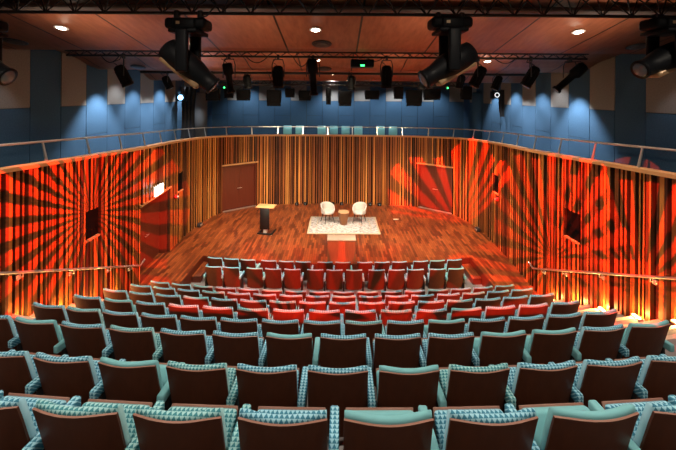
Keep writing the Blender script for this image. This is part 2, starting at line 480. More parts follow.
# side aisle steps, two to a tier
for sd in (-1, 1):
    mb = MB(); xa, xb = sorted((sd * 4.42, sd * 5.54))
    for k in range(1, 9):
        zl = ZK[k]; zu = ZK[k - 1] if k > 1 else ZK[1] + .40
        if True:
            xs = [xa + (xb - xa) * i / 5 for i in range(6)]
            mb.prism([(x, row_y(k, x) - .12) for x in xs] + [(x, row_y(k, x) + .31) for x in xs[::-1]], zl, (zl + zu) / 2, 0)
            for yo, zt in ((.31, (zl + zu) / 2), (-.12, zu)):      # pale nosings
                mb.prism([(x, row_y(k, x) + yo - .06) for x in xs] + [(x, row_y(k, x) + yo + .012) for x in xs[::-1]], zt - .03, zt + .006, 1)
    struct(mb.build('aisle_steps', [M['carpet'], M['step_edge']]))
# stage, notched for the pit
sl = [i for i in range(len(CUR)) if CUR[i].y >= 9.7]
outer = [(CUR[i].x + at(CUM[i])[2].x * -.30, CUR[i].y + at(CUM[i])[2].y * -.30) for i in sl]
PX = 4.46
arc = [(PX * math.cos(0) - 2 * PX * i / 16, 11.47 + .53 * ((PX - 2 * PX * i / 16) / PX) ** 2) for i in range(17)]
poly = outer + [(PX, outer[-1][1])] + arc + [(-PX, outer[0][1])]
mb = MB(); mb.prism(poly, .0, .40)
st = struct(mb.build('stage_floor', M['parquet']))
# dark red fascia lining the pit
mb = MB()
edge = [(PX, 9.72)] + arc + [(-PX, 9.72)]
for (xa, ya), (xb, yb) in zip(edge[:-1], edge[1:]):
    t = Vector((xb - xa, yb - ya)).normalized(); n = Vector((-t.y, t.x)) * .02
    if n.y > 0 and abs(t.y) < .5: n = -n
    if abs(t.y) > .5: n = Vector((-.02 if xa > 0 else .02, 0))
    mb.prism([(xa, ya), (xb, yb), (xb + n.x, yb + n.y), (xa + n.x, ya + n.y)], .001, .385)
struct(mb.build('trim_2', M['door']))
# loose timber steps at both sides of the pit
for sd, lab in ((-1, 'wooden step between the pit carpet and the left wing of the stage'), (1, 'wooden step between the pit carpet and the right wing of the stage')):
    r = thing('stage_step', lab, 'step', (sd * 4.29, 11.62, 0))
    q = MB(); q.rbox(-.14, .14, -.62, .62, .17, .20, .006, 1); q.build('tread', M['parquet'], r)
    q = MB(); q.box(-.13, .13, -.61, .61, 0.0, .17); q.build('riser', M['door'], r)

# ------------------------------------------------------------------ upper blue hall
XB = 7.7; YB = 22.5
def panel_wall(name, P0, dirv, nrm, n, first_grey, zlo, zhi):
    mb = MB(); P0 = Vector(P0); d = Vector(dirv); nn = Vector(nrm)
    def pn(i, z0, z1, mi, th=.03):
        a = P0 + d * (i + .010); b = P0 + d * (i + .990)
        c = [a, b, b + nn * th, a + nn * th]
        vs = [(q.x, q.y, z0) for q in c] + [(q.x, q.y, z1) for q in c]
        mb.add(vs, [(0, 3, 2, 1), (4, 5, 6, 7), (0, 1, 5, 4), (1, 2, 6, 5), (2, 3, 7, 6), (3, 0, 4, 7)], mi)
    for i in range(n):
        if (i % 2 == 0) == first_grey:
            pn(i, zlo, ZE - .385, 0); pn(i, ZE - .37, zhi, 1, .035)
        else:
            pn(i, zlo, ZE - 1.297, 0); pn(i, ZE - 1.283, zhi, 0)
    a = P0 - nn * .05; b = P0 + d * n - nn * .05; c = [a, b, b + nn * .052, a + nn * .052]
    vs = [(q.x, q.y, zlo) for q in c] + [(q.x, q.y, zhi) for q in c]
    mb.add(vs, [(0, 3, 2, 1), (4, 5, 6, 7), (0, 1, 5, 4), (1, 2, 6, 5), (2, 3, 7, 6), (3, 0, 4, 7)], 2)
    return struct(mb.build(name, [M['bluefelt'], M['greyfelt'], M['black']], fix=True))
ZTOP = ZE + 2.2
panel_wall('wall_upper_left', (-XB, -2.03), (0, 1), (1, 0), 24, True, 3.0, ZTOP)
panel_wall('wall_upper_right', (XB, -2.03), (0, 1), (-1, 0), 24, True, 3.0, ZTOP)
panel_wall('wall_upper_back', (-XB - .2, YB), (.99, 0), (0, -1), 16, False, 2.6, ZTOP)
# balcony floor that runs behind the timber parapet
mb = MB(); n = 60; vs = []
for i in range(n + 1):
    p, t, nn = at(SL * i / n); p = p - nn * .12
    if p.y < 15.5 and abs(p.x) > 4: q = Vector((math.copysign(XB, p.x), p.y))
    else: q = Vector((max(-XB, min(XB, p.x * 1.48)), YB if abs(p.x) < 5.1 else 15.5 + (p.y - 15.5) * 6))
    if q.y > YB: q.y = YB
    vs += [(p.x, p.y, cap_z(p.y) - .55), (q.x, q.y, cap_z(p.y) - .55), (p.x, p.y, cap_z(p.y) - .70), (q.x, q.y, cap_z(p.y) - .70)]
fs = []
for i in range(n):
    a = i * 4; b = a + 4
    fs += [(a, a + 1, b + 1, b), (a + 2, b + 2, b + 3, a + 3), (a, b, b + 2, a + 2), (a + 1, a + 3, b + 3, b + 1)]
mb.add(vs, fs); struct(mb.build('floor_balcony', M['balcfloor']))

# balcony railing
rail = thing('balcony_railing', 'slim steel handrail on raking posts along the top of the timber balcony front', 'railing', (0, 17.8, cap_z(17.8)))
io = Vector((0, -17.8, -cap_z(17.8)))
def rp(s, a, h):
    p, t, n = at(s); q = p + n * a; return Vector((q.x, q.y, cap_z(p.y) + h)) + io
m_ = MB(); m_.tube([rp(.05 + (SL - .1) * i / 110, -.15, .41) for i in range(111)], .022, 8); m_.build('handrail', M['steel'], rail)
k = 0; s = 1.0
while s < SL - .6:
    m_ = MB(); a = rp(s, -.07, .03); b = rp(s, -.15, .40); p, t, n = at(s); tt = Vector((t.x, t.y, 0))
    for sg in (-1,):
        vs = [a - tt * .028, a + tt * .028, b + tt * .016, b - tt * .016]; off = Vector((n.x, n.y, 0)) * .02
        vs = vs + [v + off for v in vs]
        m_.add(vs, [(0, 1, 2, 3), (7, 6, 5, 4), (0, 4, 5, 1), (1, 5, 6, 2), (2, 6, 7, 3), (3, 7, 4, 0)])
    m_.build('post', M['steel'], rail); k += 1; s += 1.22

# ------------------------------------------------------------------ ceiling, three drooping bays
def bay(name, pr, xw=XB - .01):
    mb = MB(); xs = [-xw, xw]; vs = []
    for x in xs: vs += [(x, d, ZE + h) for d, h in pr]
    n = len(pr); vs2 = [(x, d, z + .06) for x, d, z in vs]; m0 = len(vs); vs = vs + vs2
    fs = []
    for i in range(n - 1):
        fs += [(i, i + 1, n + i + 1, n + i), (m0 + i, m0 + n + i, m0 + n + i + 1, m0 + i + 1)]
        fs += [(i, m0 + i, m0 + i + 1, i + 1), (n + i, n + i + 1, m0 + n + i + 1, m0 + n + i)]
    fs += [(0, n, m0 + n, m0), (n - 1, m0 + n - 1, m0 + 2 * n - 1, 2 * n - 1)]
    mb.add(vs, fs, 0, True); o = mb.build(name, M['ceiling'])
    for p in o.data.polygons: p.use_smooth = abs(p.normal.z) > .3
    return struct(o)
PROF1 = [(-2.6, 2.1), (1, 2.05), (3.5, 1.92), (5, 1.69), (5.7, 1.54), (6.4, 1.39), (7.0, 1.262), (7.6, 1.14), (8.0, 1.055), (8.3, .995)]
PROF2 = [(8.35, 1.62), (8.8, 1.46), (9.3, 1.29), (9.76, 1.166), (10.2, 1.08), (10.54, 1.025), (10.8, .94), (10.96, .88), (11.2, .825), (11.55, .765)]
PROF3 = [(11.6, 1.28), (12.4, 1.14), (13.2, 1.0), (13.96, .853), (14.2, .77), (14.45, .66), (14.7, .57), (15.2, .56)]
PROF4 = [(15.25, 1.0), (16.5, .95), (19, .86), (22.5, .82)]
bay('ceiling', PROF1); bay('ceiling', PROF2); bay('ceiling', PROF3); bay('ceiling', PROF4)
mb = MB()
mb.box(-XB - .1, XB + .1, -2.6, YB + .1, ZTOP + .02, ZTOP + .12)
struct(mb.build('ceiling_deck', M['black']))
def ceil_h(d):
    for P in (PROF1, PROF2, PROF3, PROF4):
        for (a, h0), (b, h1) in zip(P[:-1], P[1:]):
            if a <= d <= b:
                t = (d - a) / (b - a); return h0 + (h1 - h0) * t, (h1 - h0) / (b - a)
    return 1.0, 0

LIGHTS = []
def lamp(kind, loc, energy, col=(1, .85, .68), size=.05, aim=None, cone=None, blend=.5):
    ld = bpy.data.lights.new('lamp_' + kind.lower(), kind); ld.energy = energy; ld.color = col
    ld.shadow_soft_size = size
    o = bpy.data.objects.new(ld.name, ld); C.objects.link(o); o.location = loc
    if cone: ld.spot_size = math.radians(cone); ld.spot_blend = blend
    if aim is not None:
        o.rotation_euler = (Vector(aim) - Vector(loc)).to_track_quat('-Z', 'Y').to_euler()
    return o

WARM = (1, .87, .72)
DL = [(-5.35, 6.95, 'round ceiling downlight at far left of the nearest timber bay'), (-.44, 6.95, 'brightest ceiling downlight, near the middle of the nearest timber bay'),
      (4.63, 6.95, 'round ceiling downlight right of centre in the nearest timber bay'), (-4.96, 10.5, 'small ceiling downlight behind the left moving head, second timber bay'),
      (-.62, 10.5, 'small ceiling downlight in the second timber bay, left of the projector'), (4.35, 10.5, 'small ceiling downlight in the second timber bay, right of the central moving head'),
      (-.22, 14.0, 'tiny ceiling downlight in the farthest timber bay, above the stage')]
for i, (x, d, lab) in enumerate(DL):
    h, g = ceil_h(d); r = thing('ceiling_downlight', lab, 'ceiling light', (x, d, ZE + h - .012)); r.rotation_euler = (math.atan(g), 0, 0)
    q = MB(); q.lathe([(.10, -.014), (.12, -.012), (.12, .0), (.085, .002)], 20); q.build('trim_ring', M['white'], r)
    q = MB(); q.lathe([(.02, -.019), (.075, -.018), (.082, -.012)], 18); q.build('lamp_disc', M['glow'], r)
SPK = [(-6.95, 7.75, 'round black ceiling vent at far left of nearest timber bay'), (-.36, 7.75, 'round black ceiling vent below the brightest central downlight'), (6.45, 7.75, 'round black ceiling vent beside the right-hand moving head'),
       (-6.2, 11.15, 'small round black ceiling vent at left of the second timber bay'), (-.42, 11.2, 'small round black ceiling vent in the middle of the second timber bay')]
for x, d, lab in SPK:
    h, g = ceil_h(d); r = thing('ceiling_vent', lab, 'vent', (x, d, ZE + h - .012)); r.rotation_euler = (math.atan(g), 0, 0)
    q = MB(); q.lathe([(.17, -.02), (.215, -.012), (.22, .0)], 24); q.build('flange', M['black'], r)
    q = MB(); q.lathe([(.05, -.034), (.12, -.026), (.16, -.02)], 20); q.build('grille', M['darkgrey'], r)

# ------------------------------------------------------------------ trusses and pipes
def truss(name, lab, y, x0, x1, zb, zt, dy, rc, rd, pitch, par='chord'):
    r = thing(name, lab, 'truss', ((x0 + x1) / 2, y, zb)); cx = (x0 + x1) / 2; hw = (x1 - x0) / 2
    for yy, zz, rr in ((0, 0, rc), (-dy / 2, zt - zb, rc * .6), (dy / 2, zt - zb, rc * .6)):
        q = MB(); q.tube([(-hw, yy, zz), (hw, yy, zz)], rr, 8); q.build('chord', M['black'], r)
    q = MB(); n = int((x1 - x0) / pitch)
    for i in range(n):
        a = -hw + 2 * hw * i / n; b = -hw + 2 * hw * (i + .5) / n; c = -hw + 2 * hw * (i + 1) / n
        for k_, yy in enumerate((-dy / 2, dy / 2)):
            q.tube([(a, 0, 0), (b, yy, zt - zb)], rd, 6); q.tube([(b, yy, zt - zb), (c, 0, 0)], rd, 6)
        q.tube([(b, -dy / 2, zt - zb), (b, dy / 2, zt - zb)], rd, 6)
    q.build('lacing', M['black'], r)
    # suspension wires up to the soffit
    q = MB()
    for f_ in (-.8, -.27, .27, .8):
        q.tube([(hw * f_, 0, zt - zb), (hw * f_, 0, zt - zb + .16)], .006, 6)
    q.build('suspension_wire', M['black'], r)
    return r
D1, D2, D3, D4 = 5.2, 8.9, 11.85, 14.1
Z1 = ZE + 1.165; Z2 = ZE + .935; Z3 = ZE + .705; Z4 = ZE + .40
truss('lighting_truss', 'large black box truss across the top of the photo carrying the moving heads', D1, -7.2, 7.2, Z1, Z1 + .30, .30, .024, .011, .42)
truss('lighting_truss', 'slim black truss spanning the middle of the ceiling and carrying the projector', D2, -6.72, 6.15, Z2, Z2 + .115, .10, .026, .008, .33)
truss('lighting_truss', 'farthest black truss above the stage crowded with soft light boxes', D4, -4.9, 4.9, Z4 - .02, Z4 + .13, .14, .035, .012, .30)
q = MB(); q.tube([(-6.5, 0, 0), (6.35, 0, 0)], .042, 10)
o = q.build('lighting_pipe', M['black'], None, (0, D3, Z3)); tag(o, 'plain black lighting pipe between the slim truss and the farthest truss', 'pipe')
q = MB(); q.rbox(-7.3, 7.3, -.16, .16, 0, .07, .01, 1); o = q.build('cable_tray', M['traygrey'], None, (0, 5.95, ZE + 1.375))
tag(o, 'dark cable tray along the ceiling behind the large front truss', 'cable tray')
# cables looped along the slim truss
for (cx, w, dp), wh in zip(((-5.6, .5, .2), (-2.0, .6, .18), (-.9, .45, .26), (.9, .5, .12), (4.1, .6, .15)), ('at its left end', 'just right of the left moving head', 'beside the longest hanging lamp', 'just right of the projector', 'near its right end')):
    q = MB(); q.tube([(w * (t / 12 - .5), -.06, .02 - dp * math.sin(PI * t / 12)) for t in range(13)], .012, 6)
    o = q.build('power_cable', M['black'], None, (cx, D2, Z2)); tag(o, 'black cable looping below the slim truss, ' + wh, 'cable', 'cable loops on the slim truss')

def px(x, y, d):
    """place on the plan for a direction measured from the eye"""
    xx = x - 338; yy = y - 95
    yy -= ROLL * xx; xx += ROLL * yy
    return Vector((xx * d / F, d, ZE - yy * d / F))

def stage_light(lab, hang, tip_dir, length, rad, d_clamp_z, kind='par', group='black stage lamps on the ceiling rig', name='stage_light'):
    """hang: body centre; tip_dir: beam direction; d_clamp_z: height of the pipe it hangs from"""
    c = Vector(hang); r = thing(name, lab, 'stage light', tuple(c), 0, group)
    ax = Vector(tip_dir).normalized(); m = basis(ax)
    m.translation = -ax * length / 2
    q = MB()
    if kind == 'profile':
        q.lathe([(rad * .7, 0), (rad * .95, .03), (rad, length * .35), (rad * .62, length * .42), (rad * .58, length * .93), (rad * .8, length * .94), (rad * .8, length)], 16, m)
    else:
        q.lathe([(rad * .55, -.02), (rad * .92, .02), (rad, .06), (rad, length * .86), (rad * 1.1, length * .88), (rad * 1.1, length)], 18, m)
        for k in range(10):
            a = k * 2 * PI / 10; p0 = Vector((math.cos(a) * rad, math.sin(a) * rad, .10)); p1 = Vector((math.cos(a) * rad, math.sin(a) * rad, length * .8))
            q.tube([m @ p0, m @ p1], .010, 5)
    hs = q.build('housing', M['blackplastic'], r)
    q = MB(); rr = rad * (.8 if kind == 'profile' else 1.1)
    q.lathe([(rr * .9, length - .01), (rr * .6, length + .006), (.01, length + .012)], 16, m); q.build('lens', M['lens'], hs)
    side = ax.cross(Vector((0, 0, 1)))
    side = side.normalized() if side.length > .2 else Vector((1, 0, 0))
    if abs(side.x) < .3: side = Vector((1, 0, 0))
    zc = d_clamp_z - c.z
    q = MB(); w = rad * 1.18
    top = max(zc - .07, rad * .9)
    q.tube([side * w, side * w + Vector((0, 0, top * .7)), side * w * .75 + Vector((0, 0, top)), -side * w * .75 + Vector((0, 0, top)), -side * w + Vector((0, 0, top * .7)), -side * w], .013, 6)
    q.build('yoke', M['darkgrey'], r)
    q = MB(); q.rbox(-.03, .03, -.045, .045, top - .005, zc + .05, .008, 1); q.build('clamp', M['darkgrey'], r)
    q = MB(); e = -ax * length * .5
    q.tube([e, e * 1.1 + Vector((-.06, 0, .03)), e + Vector((-.13, -.02, .10)), Vector((-.10, 0, zc * .8)), Vector((-.05, 0, zc))], .010, 6)
    q.build('cable', M['black'], r)
    return r
T2 = [  # label, body centre x, y, direction (px dx, dy), length m, radius, kind
    ('black stage lamp with a pale yoke, leftmost on the slim truss', 123.5, 76, (.40, .25, -1), .52, .13, 'par'),
    ('tall black stage lamp on the slim truss, just right of the left moving head', 229, 78, (.12, .1, -1), .74, .125, 'profile'),
    ('upright black can lamp on the slim truss, between two taller lamps left of centre', 278, 77, (.0, .1, -1), .52, .125, 'par'),
    ('longest black lamp on the slim truss, left of the projector', 313, 77, (.05, .1, -1), .90, .135, 'profile'),
    ('upright black can lamp on the slim truss, right of the projector', 386.5, 77, (.0, .1, -1), .53, .125, 'par'),
    ('leaning black can lamp on the slim truss, right of the central moving head', 478, 77, (-.45, .2, -1), .52, .125, 'par'),
    ('leaning black stage lamp with white yoke, second from right on the slim truss', 530.5, 77, (-.50, .2, -1), .52, .125, 'par'),
    ('long black profile lamp pointing down left, rightmost on the slim truss', 570, 78, (-.95, .2, -.95), .88, .14, 'profile')]
for lab, x, y, dr, ln, rd, kd in T2: stage_light(lab, px(x, y, D2), dr, ln, rd, Z2, kd)
T3 = [('small black lamp on the plain pipe, leftmost of its row', 167.5, 82.5, (.4, .2, -1), .42, .12, 'par'),
      ('small black lamp on the plain pipe, between the two leftmost tall truss lamps', 247.5, 82, (.1, .1, -1), .44, .12, 'par'),
      ('small black lamp on the plain pipe, under the projector', 351.5, 83, (0, .1, -1), .44, .11, 'par'),
      ('small black lamp on the plain pipe, behind the nose of the central moving head', 424, 82, (-.4, .1, -1), .46, .11, 'par'),
      ('small black lamp on the plain pipe, right behind the central moving head', 460.5, 82, (-.25, .1, -1), .44, .12, 'par'),
      ('small leaning black lamp on the plain pipe, rightmost of its row', 497, 83, (-.4, .1, -1), .46, .12, 'par'),
      ('small black lamp on the plain pipe, behind the tip of the left moving head', 212, 84, (.2, .1, -1), .46, .12, 'par')]
for lab, x, y, dr, ln, rd, kd in T3: stage_light(lab, px(x, y, D3), dr, ln, rd, Z3, kd)

def soft_light(lab, x, y, w, h, d=D4):
    c = px(x, y, d); w *= d / F; h *= d / F
    r = thing('soft_light', lab, 'stage light', tuple(c), 0, 'black soft light boxes on the far truss')
    q = MB(); q.rbox(-w / 2, w / 2, -.13, .13, -h * .30, h / 2, .02, 2)
    for k in range(4): q.box(-w * .4, w * .4, -.137, -.12, -h * .2 + k * h * .15, -h * .17 + k * h * .15)
    hs = q.build('housing', M['matte'], r)
    q = MB(); q.box(-w * .47, w * .47, -.12, .10, -h * .5, -h * .29); q.build('barn_door', M['matte'], hs)
    q = MB(); zc = Z4 - c.z
    q.tube([(-w * .54, 0, 0), (-w * .54, 0, h * .4), (0, 0, max(h * .55, zc - .05)), (w * .54, 0, h * .4), (w * .54, 0, 0)], .012, 6); q.build('yoke', M['darkgrey'], r)
    q = MB(); q.rbox(-.03, .03, -.04, .04, max(h * .5, zc - .07), max(zc + .03, h * .5 + .08), .006, 1); q.build('clamp', M['darkgrey'], r)
    return r
SOFT = [('black soft box on the far truss, under the upright can lamp left of centre', 274, 98, 13.5, 16), ('black soft light box on the far truss, directly above the two white chairs', 345, 98.5, 13, 15),
        ('black soft light box on the far truss, left of the green status lamp at right', 414, 98, 15, 16), ('wide low black box lamp on the far truss, under the central moving head nose', 432, 94.5, 16, 11),
        ('square black box lamp on the far truss, right of the central moving head', 466, 93, 10, 13), ('dark box lamp at the left end of the far truss', 213, 94.5, 13, 12), ('dark box lamp second from the left on the far truss', 243.5, 95, 13, 11),
        ('narrow tall black lamp on the far truss, left of the box above the white chairs', 328.5, 96, 5, 17), ('low dark box lamp on the far truss, right of the box above the white chairs', 372, 95, 14, 9),
        ('low dark box lamp on the far truss, below the longest truss lamp', 305, 95.5, 12, 10), ('small dark lamp on the far truss, beside the left green status light', 229, 93, 8, 10), ('small dark lamp on the far truss, left of the soft box right of centre', 398.5, 93, 9, 12),
        ('small dark lamp on the far truss, just right of the soft box left of centre', 290, 93, 9, 9)]
for a in SOFT: soft_light(*a)
# projector on the slim truss
pc = px(362, 64, D2); r = thing('projector', 'black projector with a green status light under the slim truss', 'projector', tuple(pc))
q = MB(); q.rbox(-.28, .28, -.2, .2, -.085, .10, .02, 2); q.build('housing', M['blackplastic'], r)
q = MB(); q.tube([(-.1, .2, 0), (-.1, .26, 0)], .06, 14); q.build('lens', M['lens'], r)
q = MB(); q.rbox(-.05, .05, -.215, -.195, -.075, -.03, .008, 1); q.build('status_light', M['green'], r)
q = MB(); q.tube([(-.15, 0, .1), (-.06, 0, Z2 - pc.z)], .014, 6); q.tube([(.15, 0, .1), (.06, 0, Z2 - pc.z)], .014, 6); q.build('bracket', M['steel'], r)
for x, y, lab in ((224.5, 87.5, 'tiny green status light on a lamp left of centre on the far truss'), (447.5, 88, 'tiny green status light right of centre on the far truss')):
    c = px(x, y, D4 - .25); r = thing('status_lamp', lab, 'status light', tuple(c))
    q = MB(); q.rbox(-.05, .05, -.03, .12, -.05, .05, .01, 1); q.build('housing', M['blackplastic'], r)
    q = MB(); q.lathe([(.035, -.012), (.036, 0), (.01, .01)], 12, basis((0, -1, 0), (0, -.03, 0))); q.build('lens', M['green'], r)

# ---- moving heads on the front truss
def moving_head(lab, x, ybase, yhead, ax, length=.82, wide=.17):
    b = px(x, ybase, D1); hc = px(x, yhead, D1); r = thing('moving_head_light', lab, 'stage light', tuple(b), 0, 'moving head lights on the front truss')
    q = MB(); q.rbox(-.29, .29, -.17, .17, -.085, .075, .05, 3); q.rbox(-.16, .16, -.20, .20, -.10, .06, .03, 2); bs = q.build('base', M['blackplastic'], r)
    for sx in (-.17, .17):
        q = MB(); q.rbox(sx - .035, sx + .035, -.05, .05, .06, max(Z1 - b.z, .10) + .035, .01, 1); q.build('clamp', M['darkgrey'], r)
    dz = hc.z - b.z
    q = MB()
    q.rbox(-.20, .20, -.24, .24, -.15, -.09, .02, 2)
    for sy in (-1, 1):
        q.rbox(-.085, .085, sy * .235 - .045, sy * .235 + .045, dz - .10, -.10, .035, 3)
    q.build('yoke', M['blackplastic'], r)
    a = Vector(ax).normalized(); m = basis(a, (0, 0, dz))
    q = MB(); L_ = length
    prof = [(.10, -L_ * .48), (wide * .98, -L_ * .44), (wide * 1.08, -L_ * .2), (wide * 1.1, 0), (wide * .98, L_ * .16), (wide * .80, L_ * .3), (wide * .74, L_ * .47), (wide * .82, L_ * .48), (wide * .82, L_ * .52)]
    q.lathe(prof, 18, m); hd = q.build('head', M['blackplastic'], r)
    # tan plate under the head, light reflected there put into its colour
    dn = Vector((0, 0, -1)); dn = (dn - a * dn.dot(a)).normalized(); sd = a.cross(dn)
    mm = Matrix((sd, dn, a)).transposed().to_4x4(); mm.translation = Vector((0, 0, dz))
    q = MB(); q.rbox(-.10, .10, wide * .62, wide * 1.14, -L_ * .40, L_ * .34, .03, 2, 0, mm); q.build('belly_reflection', M['tanpanel'], hd)
    q = MB(); q.lathe([(wide * .72, L_ * .51), (wide * .5, L_ * .535), (.01, L_ * .545)], 18, m); q.build('lens', M['lens'], hd)
    q = MB(); q.tube([(.12, -.1, .05), (.3, -.12, .1), (.42, -.1, .26), (.55, -.05, Z1 - b.z + .02)], .012, 6); q.build('cable', M['black'], r)
    q = MB(); q.box(-.10, -.05, -.205, -.195, -.03, .01); q.build('display', M['tanpanel'], bs)
    return r
moving_head('large black moving head light left of centre, its nose pointing down right', 189, 24.5, 66, (.72, .18, -.62), .88)
moving_head('large black moving head light right of centre, its nose pointing down left', 449.5, 23.5, 65, (-.86, -.1, -.50), .86)
moving_head('large black moving head light at the right edge of the photo, nose pointing left', 667, 24, 58, (-.94, -.1, -.40), .9)
moving_head('black moving head light mostly cut off by the left edge of the photo', -20, 25, 62, (.86, 0, -.45), .9)

# ------------------------------------------------------------------ things on the balcony
for i, xx in enumerate((287.5, 299.7, 321.7, 333.7, 345.5, 358.3, 380.5, 393)):
    c = px(xx, 131, 19.4); zf = cap_z(17.8) - .55
    r = thing('balcony_chair', 'pale teal balcony chair behind the back railing, %s from the left' % ordinal(i), 'chair', (c.x, 19.4, zf), 0, 'pale teal chairs on the back balcony')
    q = MB(); q.rbox(-.225, .225, .02, .10, .42, .88, .03, 2); q.build('backrest', M['fab_plain'], r)
    q = MB(); q.rbox(-.22, .22, -.10, -.0, .40, .80, .03, 2); q.build('seat', M['fab_plain'], r)
    q = MB(); q.box(-.03, .03, -.05, .10, 0, .45); q.build('pedestal', M['black'], r)
# black drapes and the grey column in the corners
def drape(lab, x0, x1, y, zlo, zhi, mat, name, cat, amp=.05, pinch=0):
    q = MB(); n = 26; vs = []; rowsz = 12
    for j in range(rowsz + 1):
        z = zlo + (zhi - zlo) * j / rowsz; k = 1 - pinch * math.sin(PI * j / rowsz)
        for i in range(n + 1):
            t = i / n; x = (x0 + x1) / 2 + (t - .5) * (x1 - x0) * k
            vs.append((x - (x0 + x1) / 2, amp * math.sin(t * 22), z - zlo))
    m0 = len(vs); vs += [(a, b + .02, c_) for a, b, c_ in vs]; w = n + 1; fs = []
    for j in range(rowsz):
        for i in range(n):
            a = j * w + i; fs += [(a, a + 1, a + w + 1, a + w), (m0 + a, m0 + a + w, m0 + a + w + 1, m0 + a + 1)]
    q.add(vs, fs, 0, True); o = q.build(name, mat, None, ((x0 + x1) / 2, y, zlo)); tag(o, lab, cat); return o
drape('black drape hanging beside the grey column at the left end of the balcony', -7.55, -6.75, 17.2, cap_z(17.2) - .545, ZE + .35, M['velvet'], 'drape', 'drape', .05, .25)
c = px(503.5, 95, 16.6)
drape('bunched black drape hanging above the right end of the balcony', c.x - .14, c.x + .16, 16.6, ZE - .95, ZE + .3, M['velvet'], 'drape', 'drape', .04, -.5)
c = px(200, 100, 19.0)
q = MB(); zf = cap_z(17.8) - .545
q.lathe([(.37, 0), (.37, ZE + .0 - zf), (.30, ZE + .08 - zf), (.02, ZE + .10 - zf)], 24)
o = q.build('acoustic_column', M['greycloth'], None, (c.x, 19.0, zf)); tag(o, 'round grey cloth column at the left rear corner of the balcony', 'column')
c = px(478, 100, 19.4)
q = MB(); q.lathe([(.30, 0), (.30, ZE + .12 - zf), (.24, ZE + .2 - zf)], 24)
o = q.build('acoustic_column', M['bluefelt'], None, (c.x, 19.4, zf)); tag(o, 'round blue cloth column at the right rear corner of the balcony', 'column')
# side lamps shining on the balcony
for x, y, d, lab, mt_ in ((181, 97.5, 14.6, 'small lamp glowing bright blue-white beside the left black drape', 'blueglow'), (496.5, 95, 14.6, 'small black lamp with a pale ring lens near the right drape', 'glowsoft')):
    c = px(x, y, d); r = thing('balcony_lamp', lab, 'stage light', tuple(c))
    q = MB(); q.rbox(-.16, .16, -.05, .26, -.15, .15, .03, 2); q.build('housing', M['blackplastic'], r)
    q = MB()
    if mt_ == 'blueglow': q.lathe([(.11, -.01), (.11, .0), (.02, .02)], 16, basis((0, -1, 0), (0, -.06, 0)))
    else:
        q.tube([(math.cos(t * PI / 10) * .085, -.06, math.sin(t * PI / 10) * .085) for t in range(21)], .018, 6)
    q.build('lens', M[mt_], r)
    q = MB(); q.tube([(0, .1, .14), (0, .1, 1.1 if d < 0 else (ZE + ceil_h(d)[0] - c.z))], .02, 8); q.build('drop_pipe', M['black'], r)

